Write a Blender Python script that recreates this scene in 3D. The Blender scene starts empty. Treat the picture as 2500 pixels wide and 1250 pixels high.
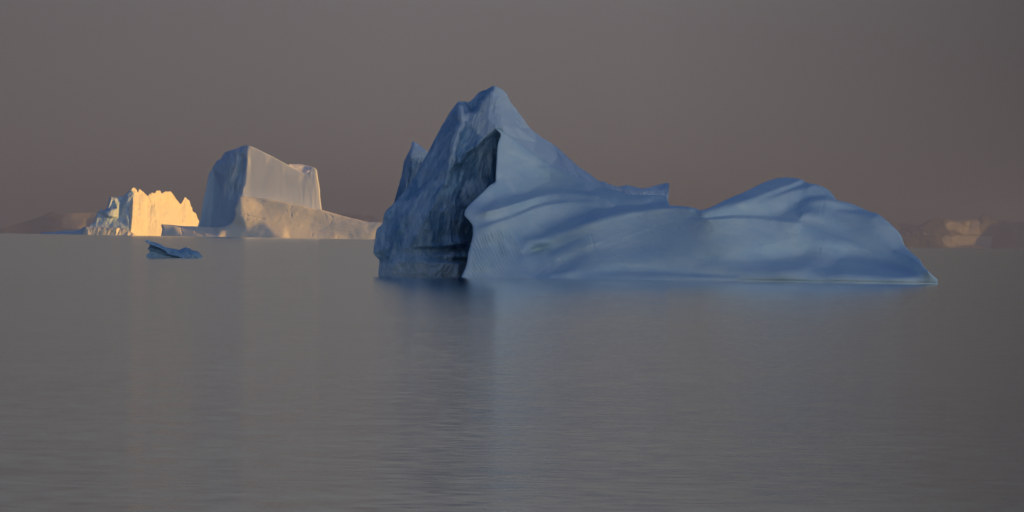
import bpy, math, random
import numpy as np
from mathutils import Matrix, Vector
from mathutils.geometry import delaunay_2d_cdt

C = bpy.context.scene
COL = C.collection

# ------------------------------------------------------------------ camera
F = 20000.0                 # focal length in photo pixels (photo 2500 px wide)
CAM_H = 10.0                # deck height above the sea
R_EARTH = 7.4e6             # earth radius with refraction
ROLL = math.atan(0.0155)
DIP = F * math.sqrt(2 * CAM_H / R_EARTH)
HOR_MID = 569.5 + 0.0155 * 1250            # sea horizon at the picture's middle
PITCH = -math.atan((625 - (HOR_MID - DIP)) / F)

fwd = Vector((0, math.cos(PITCH), math.sin(PITCH)))
up0 = Vector((0, -math.sin(PITCH), math.cos(PITCH)))
ex = Vector((1, 0, 0))
cx = math.cos(ROLL) * ex + math.sin(ROLL) * up0
cy = -math.sin(ROLL) * ex + math.cos(ROLL) * up0
CAM = Vector((0, 0, CAM_H))
cam = bpy.data.cameras.new('camera')
cam.sensor_width = 36
cam.lens = F / 2500 * 36
cam.clip_start = 1
cam.clip_end = 400000
cam_o = bpy.data.objects.new('camera', cam)
COL.objects.link(cam_o)
cam_o.matrix_world = Matrix(((cx.x, cy.x, -fwd.x, 0), (cx.y, cy.y, -fwd.y, 0),
                             (cx.z, cy.z, -fwd.z, CAM_H), (0, 0, 0, 1)))
C.camera = cam_o

# ------------------------------------------------------------------ sky, sun, exposure
SUN_EL = math.radians(2.6)
SUN_AZ = math.radians(101.0)    # clockwise from +Y (the view direction): from the right, behind the camera
sun_dir = Vector((math.sin(SUN_AZ) * math.cos(SUN_EL), math.cos(SUN_AZ) * math.cos(SUN_EL), math.sin(SUN_EL)))

world = bpy.data.worlds.new('World')
C.world = world
world.use_nodes = True
wn, wl = world.node_tree.nodes, world.node_tree.links
wn.clear()
out = wn.new('ShaderNodeOutputWorld')
bg = wn.new('ShaderNodeBackground')
sky = wn.new('ShaderNodeTexSky')
sky.sky_type = 'NISHITA'
sky.sun_disc = False
sky.sun_elevation = SUN_EL
sky.sun_rotation = SUN_AZ
sky.air_density = 1.0
sky.dust_density = 1.0
sky.ozone_density = 6.0
bg.inputs['Strength'].default_value = 0.15
# low sky: a mauve-grey haze bank opposite the sun, paler glow behind the camera, blending into the blue above
SKY_GAIN = 1 / 0.15 / 1.74
tc = wn.new('ShaderNodeTexCoord')
sp = wn.new('ShaderNodeSeparateXYZ')
wl.new(tc.outputs['Generated'], sp.inputs[0])
def ramp(stops):
    r = wn.new('ShaderNodeValToRGB')
    e = r.color_ramp.elements
    while len(e) < len(stops): e.new(.5)
    for el, (p, c) in zip(e, stops):
        el.position = p; el.color = (*c, 1)
    return r
def wmath(op, a, b=None):
    n = wn.new('ShaderNodeMath'); n.operation = op
    for k, v in enumerate((a, b)):
        if v is None: continue
        if isinstance(v, (int, float)): n.inputs[k].default_value = v
        else: wl.new(v, n.inputs[k])
    return n.outputs[0]
def wmap(v, a0, a1, b0, b1):
    n = wn.new('ShaderNodeMapRange'); n.interpolation_type = 'SMOOTHSTEP'
    wl.new(v, n.inputs[0])
    for k, q in enumerate((a0, a1, b0, b1)): n.inputs[k + 1].default_value = q
    return n.outputs[0]
def wmix(f, a, b, mode='MIX'):
    n = wn.new('ShaderNodeMix'); n.data_type = 'RGBA'; n.blend_type = mode; n.clamp_result = False
    if isinstance(f, (int, float)): n.inputs['Factor'].default_value = f
    else: wl.new(f, n.inputs['Factor'])
    for k, v in (('A', a), ('B', b)):
        if isinstance(v, tuple): n.inputs[k].default_value = (*v, 1)
        else: wl.new(v, n.inputs[k])
    return n.outputs['Result']
elev = wmath('POWER', wmath('MAXIMUM', sp.outputs['Z'], 0.0), 0.5)          # square root of sin(elevation)
rt = math.sqrt
front_sky = ramp([(0, (.152, .132, .124)), (rt(.006), (.163, .143, .137)), (rt(.025), (.166, .150, .151)), (rt(.06), (.188, .190, .186)), (rt(.12), (.178, .190, .200)), (rt(.3), (.085, .13, .22))])
back_sky = ramp([(0, (1.7, 1.66, 1.46)), (rt(.09), (1.94, 1.9, 1.68)), (rt(.2), (1.1, 1.15, 1.1)), (rt(.34), (.16, .21, .30)), (rt(.7), (.065, .125, .25))])
wl.new(elev, front_sky.inputs[0]); wl.new(elev, back_sky.inputs[0])
side = wmap(wmath('ADD', wmath('MULTIPLY', sp.outputs['Y'], -0.56), wmath('MULTIPLY', sp.outputs['X'], 0.83)), -0.02, 0.85, 0, 1)
low = wmix(side, front_sky.outputs[0], back_sky.outputs[0])
bank = ramp([(0, (.84,) * 3), (.12, (.90,) * 3), (.38, (1, 1, 1)), (.62, (.96,) * 3), (.86, (.70,) * 3), (1, (.52,) * 3)])
wl.new(wmath('ADD', wmath('MULTIPLY', sp.outputs['X'], 8.0), 0.5), bank.inputs[0])
low = wmix(wmap(sp.outputs['Y'], .9, .98, 0, 1), low, wmix(1.0, low, bank.outputs[0], 'MULTIPLY'))
low = wmix(1.0, low, (SKY_GAIN,) * 3, 'MULTIPLY')
full = wmix(wmap(sp.outputs['Z'], .12, .7, 0, .75), low, sky.outputs[0])
wl.new(full, bg.inputs['Color'])
wl.new(bg.outputs[0], out.inputs['Surface'])

sun = bpy.data.lights.new('sun', 'SUN')
sun.energy = 2.95
sun.angle = math.radians(0.5)
sun.color = (1.0, 0.48, 0.03)
sun_o = bpy.data.objects.new('sun', sun)
COL.objects.link(sun_o)
sun_o.rotation_euler = (-sun_dir).to_track_quat('-Z', 'Y').to_euler()
sun_o.location = (3000, -1200, 900)

C.view_settings.view_transform = 'Standard'
C.view_settings.look = 'None'
C.view_settings.gamma = 1
C.view_settings.exposure = 0.8
C.cycles.use_denoising = True
C.cycles.max_bounces = 6
C.cycles.volume_bounces = 0

# ------------------------------------------------------------------ helpers
def sea_z(x, y):
    return -(x * x + y * y) / (2 * R_EARTH)

_fw, _cx, _cy = np.array(fwd), np.array(cx), np.array(cy)
def ray(px, py):
    px = np.asarray(px, float); py = np.asarray(py, float)
    d = _fw + ((px - 1250) / F)[..., None] * _cx - ((py - 625) / F)[..., None] * _cy
    return d / d[..., 1:2]
def at(px, py, dist):
    """world point on the line of sight through a photo pixel, dist metres ahead"""
    return np.array(CAM) + ray(px, py) * np.asarray(dist, float)[..., None]

def tag(o, label=None, cat=None, group=None, kind=None):
    for k, v in (('label', label), ('category', cat), ('group', group), ('kind', kind)):
        if v: o[k] = v
    return o

def empty(name, loc):
    o = bpy.data.objects.new(name, None)
    o.location = loc
    o.empty_display_size = 2
    COL.objects.link(o)
    return o

# value noise -------------------------------------------------------
def _hash(ix, iy, seed):
    h = (ix.astype(np.int64) * 374761393 + iy.astype(np.int64) * 668265263 + seed * 1442695041) & 0x7fffffff
    h = ((h ^ (h >> 13)) * 1274126177) & 0x7fffffff
    h = (h ^ (h >> 16)) & 0xffff
    return h / 32767.5 - 1.0
def vnoise(x, y, seed=0):
    ix, iy = np.floor(x), np.floor(y)
    fx, fy = x - ix, y - iy
    ux = fx * fx * fx * (fx * (fx * 6 - 15) + 10); uy = fy * fy * fy * (fy * (fy * 6 - 15) + 10)
    a = _hash(ix, iy, seed); b = _hash(ix + 1, iy, seed)
    c = _hash(ix, iy + 1, seed); d = _hash(ix + 1, iy + 1, seed)
    return (a * (1 - ux) + b * ux) * (1 - uy) + (c * (1 - ux) + d * ux) * uy
def fbm(x, y, seed=0, oct=4, gain=0.5):
    s = 0; a = 1.0; t = 0
    for k in range(oct):
        s = s + a * vnoise(x * 2**k + 17.3 * k, y * 2**k - 9.1 * k, seed + k); t += a; a *= gain
    return s / t
def ridged(x, y, seed=0, oct=4, gain=0.5):
    s = 0; a = 1.0; t = 0
    for k in range(oct):
        s = s + a * (1 - 2 * np.abs(vnoise(x * 2**k + 17.3 * k, y * 2**k - 9.1 * k, seed + k))); t += a; a *= gain
    return s / t
def smooth(a, b, x):
    t = np.clip((x - a) / (b - a), 0, 1)
    return t * t * (3 - 2 * t)

def poly_near(P, line):
    """distance, signed side distance (positive above/left of travel to the right), arc fraction, nearest point"""
    line = np.asarray(line, float)
    best = np.full(len(P), 1e18); sgn = np.zeros(len(P)); frac = np.zeros(len(P)); near = np.zeros((len(P), 2))
    seg = np.linalg.norm(line[1:, :2] - line[:-1, :2], axis=1); tot = seg.sum(); acc = 0
    for i in range(len(line) - 1):
        a, b = line[i, :2], line[i + 1, :2]
        d = b - a; L2 = max(d @ d, 1e-9)
        t = np.clip(((P - a) @ d) / L2, 0, 1)
        q = a + t[:, None] * d
        v = P - q
        r = (v * v).sum(1)
        m = r < best
        best[m] = r[m]
        cr = d[0] * v[:, 1] - d[1] * v[:, 0]
        sgn[m] = np.where(cr[m] < 0, 1, -1)      # y runs down in the photo: above = positive
        frac[m] = ((acc + t * seg[i]) / tot)[m]
        near[m] = q[m]
        acc += seg[i]
    dist = np.sqrt(best)
    return dist, dist * sgn, frac, near

def inside(P, poly):
    poly = np.asarray(poly, float)[:, :2]
    r = np.zeros(len(P), bool)
    x, y = P[:, 0], P[:, 1]
    n = len(poly)
    for i in range(n):
        x0, y0 = poly[i]; x1, y1 = poly[(i + 1) % n]
        if y0 == y1: continue
        c = ((y0 > y) != (y1 > y)) & (x < (x1 - x0) * (y - y0) / (y1 - y0) + x0)
        r ^= c
    return r

def tin(P, lines, fallback=0.0):
    """depth at the points P from feature lines [(x, y, depth), ...] by a constrained triangulation"""
    vs, es, zs = [], [], []
    for ln in lines:
        for k, p in enumerate(ln):
            vs.append(Vector((p[0], p[1]))); zs.append(p[2])
            if k: es.append((len(vs) - 2, len(vs) - 1))
    ov, oe, of, vi, ei, fi = delaunay_2d_cdt(vs, es, [], 0, 0.3)
    oz = []
    za = np.array(zs); va = np.array([tuple(v) for v in vs])
    for k, ids in enumerate(vi):
        if ids: oz.append(za[ids[0]])
        else:
            d = ((va - np.array(ov[k]))**2).sum(1); j = np.argsort(d)[:3]; w = 1 / (d[j] + 1e-3)
            oz.append((za[j] * w).sum() / w.sum())
    oz = np.array(oz); ov = np.array([tuple(v) for v in ov])
    res = np.full(len(P), np.nan)
    for f in of:
        for k in range(1, len(f) - 1):
            i0, i1, i2 = f[0], f[k], f[k + 1]
            a, b, c = ov[i0], ov[i1], ov[i2]
            lo = np.minimum(np.minimum(a, b), c) - .01; hi = np.maximum(np.maximum(a, b), c) + .01
            m = np.where((P[:, 0] >= lo[0]) & (P[:, 0] <= hi[0]) & (P[:, 1] >= lo[1]) & (P[:, 1] <= hi[1]))[0]
            if len(m) == 0: continue
            det = (b[1] - c[1]) * (a[0] - c[0]) + (c[0] - b[0]) * (a[1] - c[1])
            if abs(det) < 1e-9: continue
            q = P[m]
            l0 = ((b[1] - c[1]) * (q[:, 0] - c[0]) + (c[0] - b[0]) * (q[:, 1] - c[1])) / det
            l1 = ((c[1] - a[1]) * (q[:, 0] - c[0]) + (a[0] - c[0]) * (q[:, 1] - c[1])) / det
            l2 = 1 - l0 - l1
            ok = (l0 > -1e-4) & (l1 > -1e-4) & (l2 > -1e-4)
            res[m[ok]] = (l0 * oz[i0] + l1 * oz[i1] + l2 * oz[i2])[ok]
    bad = np.where(np.isnan(res))[0]
    for i in bad:
        d = ((va - P[i])**2).sum(1); j = np.argsort(d)[:4]; w = 1 / (d[j] + 1e-2)
        res[i] = (za[j] * w).sum() / w.sum()
    return res

def blur(a, m, sig):
    if sig <= 0: return a
    r = int(3 * sig + 1)
    k = np.exp(-0.5 * (np.arange(-r, r + 1) / sig)**2)
    def conv(b):
        for ax in (0, 1):
            pad = [(0, 0), (0, 0)]; pad[ax] = (r, r)
            p = np.pad(b, pad)
            o = np.zeros_like(b)
            for i, w in enumerate(k):
                sl = [slice(None), slice(None)]; sl[ax] = slice(i, i + b.shape[ax])
                o += w * p[tuple(sl)]
            b = o
        return b
    n = conv(np.where(m, a, 0.0)); d = conv(m.astype(float))
    return np.where(m, n / np.maximum(d, 1e-9), a)

def resample(line, step, jag=0.0, seed=0, closed=True):
    """densify an outline with a Catmull-Rom spline, optionally roughened"""
    p = np.asarray(line, float); n = len(p); outp = []
    for i in range(n if closed else n - 1):
        if closed: p0, p1, p2, p3 = p[(i - 1) % n], p[i], p[(i + 1) % n], p[(i + 2) % n]
        else: p0, p1, p2, p3 = p[max(i - 1, 0)], p[i], p[i + 1], p[min(i + 2, n - 1)]
        L = np.linalg.norm(p2[:2] - p1[:2]); k = max(1, int(L / step))
        for j in range(k):
            t = j / k
            q = 0.5 * ((2 * p1) + (-p0 + p2) * t + (2 * p0 - 5 * p1 + 4 * p2 - p3) * t * t + (-p0 + 3 * p1 - 3 * p2 + p3) * t**3)
            lin = p1 + (p2 - p1) * t
            outp.append(0.6 * q + 0.4 * lin)
    o = np.array(outp)
    if jag:
        s = np.arange(len(o)) * step
        o[:, 0] += jag * fbm(s / 9, s * 0 + .5, seed, 3); o[:, 1] += jag * fbm(s / 9, s * 0 + 7.5, seed + 9, 3)
    return o

def bilin(g, xs, ys, P):
    fx = np.clip((P[:, 0] - xs[0]) / (xs[1] - xs[0]), 0, len(xs) - 1.001); fy = np.clip((P[:, 1] - ys[0]) / (ys[1] - ys[0]), 0, len(ys) - 1.001)
    i = fy.astype(int); j = fx.astype(int); u = fx - j; v = fy - i
    return (g[i, j] * (1 - u) + g[i, j + 1] * u) * (1 - v) + (g[i + 1, j] * (1 - u) + g[i + 1, j + 1] * u) * v

def relief(name, outline, dist, lines=(), folds=(), detail=None, step=2.0, sig=1.5, rnd=(0, 1), thick=150.,
           thick_w=60., jag=0.0, seed=0, mat=None, parent=None, origin=(0, 0, 0), attrs=None, spline=3.0, depth_fn=None):
    """A closed solid: a front sheet sculpted in depth and a rounded back, both ending on the traced outline.
    All numbers in photo pixels at the distance `dist` (depth too; larger = farther away)."""
    ol = resample(outline, spline, jag, seed)
    lo = ol[:, :2].min(0) - 2 * step; hi = ol[:, :2].max(0) + 2 * step
    xs = np.arange(lo[0], hi[0], step); ys = np.arange(lo[1], hi[1], step)
    X, Y = np.meshgrid(xs, ys)
    sh = X.shape
    P = np.stack([X.ravel(), Y.ravel()], 1)
    ins = inside(P, ol).reshape(sh)
    nb = np.zeros(sh, bool)
    pad = np.pad(ins, 1)
    for dy in (0, 1, 2):
        for dx in (0, 1, 2):
            nb |= pad[dy:dy + sh[0], dx:dx + sh[1]]
    rim = nb & ~ins
    use = ins | rim
    cl = np.vstack([ol, ol[:1]])
    idx = np.where(use.ravel())[0]
    Q = P[idx].copy()
    e, _, _, near = poly_near(Q, cl)
    isr = rim.ravel()[idx]
    Q[isr] = near[isr]; e[isr] = 0
    edge_lines = [[tuple(p) for p in cl[::2]]]
    if depth_fn is None:
        front = tin(Q, edge_lines + [list(l) for l in lines])
    else:
        dg = depth_fn(xs, ys)
        front = bilin(dg, xs, ys, Q)
        cl = np.c_[cl[:, :2], bilin(dg, xs, ys, cl[:, :2])]
        edge_lines = [[tuple(p) for p in cl[::2]]]
    back0 = tin(Q, edge_lines)
    # blur on the grid, keep the rim
    g = np.zeros(sh); g.ravel()[idx] = front
    if depth_fn is None: front = blur(g, use, sig).ravel()[idx]
    g = np.zeros(sh); g.ravel()[idx] = back0
    back0 = blur(g, use, 4).ravel()[idx]
    if rnd[0]:
        t = np.clip(1 - e / rnd[1], 0, 1)
        front = front + rnd[0] * (1 - np.sqrt(np.maximum(1 - t * t, 0)))
        back0 = back0 + rnd[0]
    for fo in folds:
        ln = np.asarray(fo['line'], float)
        ln = resample(ln, 8, closed=False)if len(ln) > 2 else ln
        ln = np.vstack([ln, np.asarray(fo['line'][-1], float)])
        d, q, fr, _ = poly_near(Q, ln)
        env = smooth(0, fo.get('t0', .15), fr) * smooth(0, fo.get('t1', .15), 1 - fr)
        if fo.get('kind') == 'step':
            front = front + fo['A'] * env * smooth(-fo['w'], fo['w'], q) * np.exp(-(np.maximum(q, 0) / fo.get('far', 60))**2)
        else:
            w = np.where(q > 0, fo['wu'], fo['wd'])
            front = front - fo['A'] * env * np.exp(-(d / w)**2)
    if detail is not None:
        front = front + detail(Q[:, 0], Q[:, 1], e)
    back = back0 + thick * np.sqrt(1 - np.clip(1 - e / thick_w, 0, 1)**2)
    back = np.maximum(back, front + np.minimum(e, 20) * .8)
    s = dist / F
    VF = at(Q[:, 0], Q[:, 1], dist + front * s)
    VB = at(Q[:, 0], Q[:, 1], dist + back * s)
    n = len(idx)
    vid = np.full(sh[0] * sh[1], -1); vid[idx] = np.arange(n); vid = vid.reshape(sh)
    bid_ = np.full(n, -1)
    inner = np.where(~isr)[0]
    bid_[inner] = n + np.arange(len(inner)); bid_[isr] = np.where(isr)[0]
    V = np.vstack([VF, VB[inner]]) - np.array(origin)
    cellok = use[:-1, :-1] & use[1:, :-1] & use[:-1, 1:] & use[1:, 1:] & (ins[:-1, :-1] | ins[1:, :-1] | ins[:-1, 1:] | ins[1:, 1:])
    a, b, c, d = vid[:-1, :-1][cellok], vid[1:, :-1][cellok], vid[1:, 1:][cellok], vid[:-1, 1:][cellok]
    faces = np.vstack([np.stack([a, b, c, d], 1), np.stack([bid_[a], bid_[d], bid_[c], bid_[b]], 1)])
    me = bpy.data.meshes.new(name)
    nf = len(faces)
    me.vertices.add(len(V)); me.vertices.foreach_set('co', V.astype(np.float32).ravel())
    me.loops.add(nf * 4); me.loops.foreach_set('vertex_index', faces.astype(np.int32).ravel())
    me.polygons.add(nf); me.polygons.foreach_set('loop_start', np.arange(0, nf * 4, 4, dtype=np.int32))
    me.polygons.foreach_set('use_smooth', np.ones(nf, bool))
    me.update(calc_edges=True); me.validate()
    if attrs:
        for an, fn in attrs.items():
            v = fn(Q[:, 0], Q[:, 1], e)
            at_ = me.attributes.new(an, 'FLOAT', 'POINT')
            at_.data.foreach_set('value', np.concatenate([v, v[inner]]).astype(np.float32)[:len(me.vertices)])
    o = bpy.data.objects.new(name, me)
    COL.objects.link(o)
    if mat: me.materials.append(mat)
    if parent: o.parent = parent
    return o

# ------------------------------------------------------------------ materials
def new_mat(name):
    m = bpy.data.materials.new(name); m.use_nodes = True
    nt = m.node_tree; nt.nodes.clear()
    o = nt.nodes.new('ShaderNodeOutputMaterial'); p = nt.nodes.new('ShaderNodeBsdfPrincipled')
    nt.links.new(p.outputs[0], o.inputs['Surface'])
    return m, nt, p

def ice_mat(name, pale, deep, scale, stretch=(1, 1, 1), bump=0.3, bump_scale=2.0, snow=None, clear=None, rough=0.5, contrast=(.35, .7)):
    m, nt, p = new_mat(name)
    N, L = nt.nodes, nt.links
    tc = N.new('ShaderNodeTexCoord')
    mp = N.new('ShaderNodeMapping'); mp.inputs['Scale'].default_value = stretch
    L.new(tc.outputs['Object'], mp.inputs['Vector'])
    n1 = N.new('ShaderNodeTexNoise'); n1.inputs['Scale'].default_value = scale; n1.inputs['Detail'].default_value = 7
    n1.inputs['Roughness'].default_value = .6; n1.inputs['Distortion'].default_value = .6
    L.new(mp.outputs[0], n1.inputs['Vector'])
    cr = N.new('ShaderNodeValToRGB')
    cr.color_ramp.elements[0].position = contrast[0]; cr.color_ramp.elements[0].color = (*deep, 1)
    cr.color_ramp.elements[1].position = contrast[1]; cr.color_ramp.elements[1].color = (*pale, 1)
    L.new(n1.outputs['Fac'], cr.inputs['Fac'])
    col = cr.outputs['Color']
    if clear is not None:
        ac = N.new('ShaderNodeAttribute'); ac.attribute_name = 'clear'  # masks dark veins and painted shade
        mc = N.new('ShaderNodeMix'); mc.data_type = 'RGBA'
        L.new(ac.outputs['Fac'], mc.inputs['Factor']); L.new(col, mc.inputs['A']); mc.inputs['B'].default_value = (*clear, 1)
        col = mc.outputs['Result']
    if snow is not None:
        at_ = N.new('ShaderNodeAttribute'); at_.attribute_name = 'snow'
        mx = N.new('ShaderNodeMix'); mx.data_type = 'RGBA'
        L.new(at_.outputs['Fac'], mx.inputs['Factor']); L.new(col, mx.inputs['A']); mx.inputs['B'].default_value = (*snow, 1)
        col = mx.outputs['Result']
    L.new(col, p.inputs['Base Color'])
    p.inputs['Roughness'].default_value = rough
    p.inputs['Specular IOR Level'].default_value = .3
    if bump:
        n2 = N.new('ShaderNodeTexNoise'); n2.inputs['Scale'].default_value = bump_scale; n2.inputs['Detail'].default_value = 6
        L.new(mp.outputs[0], n2.inputs['Vector'])
        b = N.new('ShaderNodeBump'); b.inputs['Strength'].default_value = bump; b.inputs['Distance'].default_value = .25
        L.new(n2.outputs['Fac'], b.inputs['Height']); L.new(b.outputs[0], p.inputs['Normal'])
    return m

M_SMOOTH = ice_mat('smooth ice', (.69, .80, .82), (.52, .69, .78), .12, (1, 1, 2), .15, 1.2)
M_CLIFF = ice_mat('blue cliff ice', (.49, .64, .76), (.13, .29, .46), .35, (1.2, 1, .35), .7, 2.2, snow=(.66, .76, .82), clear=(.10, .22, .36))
M_FAR = ice_mat('far white ice', (.80, .81, .80), (.74, .77, .78), .02, (1, 1, 1), .04, .25)
M_WARM = ice_mat('far sun-tinted ice', (.80, .77, .68), (.76, .73, .63), .03, (1, 1, 1), .12, .25)  # golden sunlight put into the base colour
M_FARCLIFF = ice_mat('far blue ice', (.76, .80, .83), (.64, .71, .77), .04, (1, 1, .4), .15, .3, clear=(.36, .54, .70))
M_FARSHADE = ice_mat('far ice with painted shade', (.62, .72, .79), (.40, .57, .71), .05, (1, 1, 1), .2, .3)  # shade of the sunless flank put into a darker, bluer colour
M_GROWL = ice_mat('growler ice', (.42, .58, .70), (.22, .40, .55), .5, (1, 1, 1.5), .6, 2.5)

# ------------------------------------------------------------------ sea
def build_sea():
    rr = np.concatenate([[0], np.geomspace(40, 130000, 440)])
    na = 360
    an = np.linspace(0, 2 * np.pi, na, endpoint=False)
    RR, AA = np.meshgrid(rr[1:], an, indexing='ij')
    x = RR * np.sin(AA); y = RR * np.cos(AA)
    V = np.vstack([[[0, 0, 0]], np.stack([x, y, sea_z(x, y)], -1).reshape(-1, 3)])
    nr = len(rr) - 1
    faces = [(0, 1 + (j + 1) % na, 1 + j) for j in range(na)]
    for i in range(nr - 1):
        b0 = 1 + i * na; b1 = b0 + na
        for j in range(na):
            k = (j + 1) % na
            faces.append((b0 + j, b0 + k, b1 + k, b1 + j))
    me = bpy.data.meshes.new('sea'); me.from_pydata(V.tolist(), [], faces)
    me.polygons.foreach_set('use_smooth', np.ones(len(me.polygons), bool)); me.update()
    o = bpy.data.objects.new('sea', me); COL.objects.link(o); o['kind'] = 'structure'
    m, nt, p = new_mat('calm sea')
    N, L = nt.nodes, nt.links
    outn = [n for n in N if n.type == 'OUTPUT_MATERIAL'][0]
    N.remove(p)
    body = N.new('ShaderNodeBsdfDiffuse'); body.inputs['Color'].default_value = (.035, .075, .07, 1)
    p = N.new('ShaderNodeBsdfAnisotropic') if hasattr(bpy.types, 'ShaderNodeBsdfAnisotropic') else N.new('ShaderNodeBsdfGlossy')
    p.distribution = 'BECKMANN'
    p.inputs['Color'].default_value = (1, 1, 1, 1); p.inputs['Roughness'].default_value = .145
    fr = N.new('ShaderNodeFresnel'); fr.inputs['IOR'].default_value = 1.333
    mixs = N.new('ShaderNodeMixShader')
    L.new(fr.outputs[0], mixs.inputs['Fac']); L.new(body.outputs[0], mixs.inputs[1]); L.new(p.outputs[0], mixs.inputs[2])
    L.new(mixs.outputs[0], outn.inputs['Surface'])
    geo = N.new('ShaderNodeNewGeometry')
    def wave(scale, amp, stretch, seed, detail=3):
        mp = N.new('ShaderNodeMapping'); mp.inputs['Scale'].default_value = stretch; mp.inputs['Location'].default_value = (seed, seed * 2, 0)
        L.new(geo.outputs['Position'], mp.inputs['Vector'])
        n = N.new('ShaderNodeTexNoise'); n.noise_dimensions = '2D'
        n.inputs['Scale'].default_value = scale; n.inputs['Detail'].default_value = detail; n.inputs['Roughness'].default_value = .5
        L.new(mp.outputs[0], n.inputs['Vector'])
        s = N.new('ShaderNodeVectorMath'); s.operation = 'SUBTRACT'; s.inputs[1].default_value = (.5, .5, .5)
        L.new(n.outputs['Color'], s.inputs[0])
        k = N.new('ShaderNodeVectorMath'); k.operation = 'MULTIPLY'; k.inputs[1].default_value = (amp, amp, 0)
        L.new(s.outputs[0], k.inputs[0])
        return k.outputs[0]
    acc = geo.outputs['Normal']
    for wv in (wave(.6, .060, (1, 1, 1), 3), wave(.16, .028, (1, 1, 1), 31, 2), wave(.012, .012, (1, 1, 1), 57, 2)):
        a = N.new('ShaderNodeVectorMath'); a.operation = 'ADD'
        L.new(acc, a.inputs[0]); L.new(wv, a.inputs[1]); acc = a.outputs[0]
    nm = N.new('ShaderNodeVectorMath'); nm.operation = 'NORMALIZE'
    L.new(acc, nm.inputs[0]); L.new(nm.outputs[0], p.inputs['Normal'])
    me.materials.append(m)
build_sea()

# ------------------------------------------------------------------ main iceberg
D_MAIN = 1665.0
def base_of(px, py, dist):
    p = at(np.array([px]), np.array([py]), np.array([dist]))[0]
    return (float(p[0]), float(p[1]), float(sea_z(p[0], p[1])))

O_MAIN = base_of(1600, 684, D_MAIN + 10)
berg = empty('iceberg', O_MAIN)
tag(berg, 'huge blue shaded iceberg with a sharp peak and a long smooth humped shoulder', 'iceberg', 'icebergs on the sea')

SH_OUT = [(1208, 312, 116), (1222, 328, 104), (1217, 345, 99), (1214, 360, 95), (1212, 396, 86), (1210, 430, 78), (1209, 444, 72), (1194, 454, 60), (1175, 472, 52), (1156, 490, 46),
    (1142, 504, 42), (1135, 515, 42), (1134, 527, 42), (1142, 535, 46), (1150, 545, 54), (1154, 554, 58), (1154, 576, 52), (1149, 598, 40), (1143, 619, 30), (1140, 641, 20),
    (1134, 660, 10), (1127, 675, 4), (1124, 694, 0), (1300, 700, 0), (1500, 702, 0), (1800, 704, 0), (2100, 706, 6), (2289, 706, 50),
    (2289, 692, 54), (2290, 684, 62), (2286, 679, 64), (2271, 666, 76), (2256, 651, 90), (2245, 633, 104), (2227, 618, 116), (2209, 600, 130), (2202, 579, 142), (2192, 564, 150), (2176, 548, 162),
    (2156, 531, 174), (2143, 522, 180), (2120, 515, 186), (2097, 505, 190), (2079, 497, 194), (2058, 492, 198), (2042, 488, 200), (2035, 477, 208), (2023, 464, 215), (2005, 454, 219),
    (1987, 449, 222), (1969, 446, 225), (1959, 438.5, 228), (1941, 435, 230), (1920, 433, 232), (1895, 436, 234), (1874, 442, 235), (1843, 456, 236), (1813, 471, 236), (1797, 477, 235), (1772, 488, 233),
    (1746, 501, 230), (1726, 510, 226), (1708, 513.5, 220), (1703, 510, 152), (1687, 506, 150), (1662, 503, 150), (1634, 501, 150), (1631, 490, 160), (1626, 477, 166), (1568, 476, 172), (1525, 472, 172),
    (1465, 452, 166), (1400, 428, 156), (1345, 402, 153), (1300, 371, 150), (1250, 334, 142)]

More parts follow.
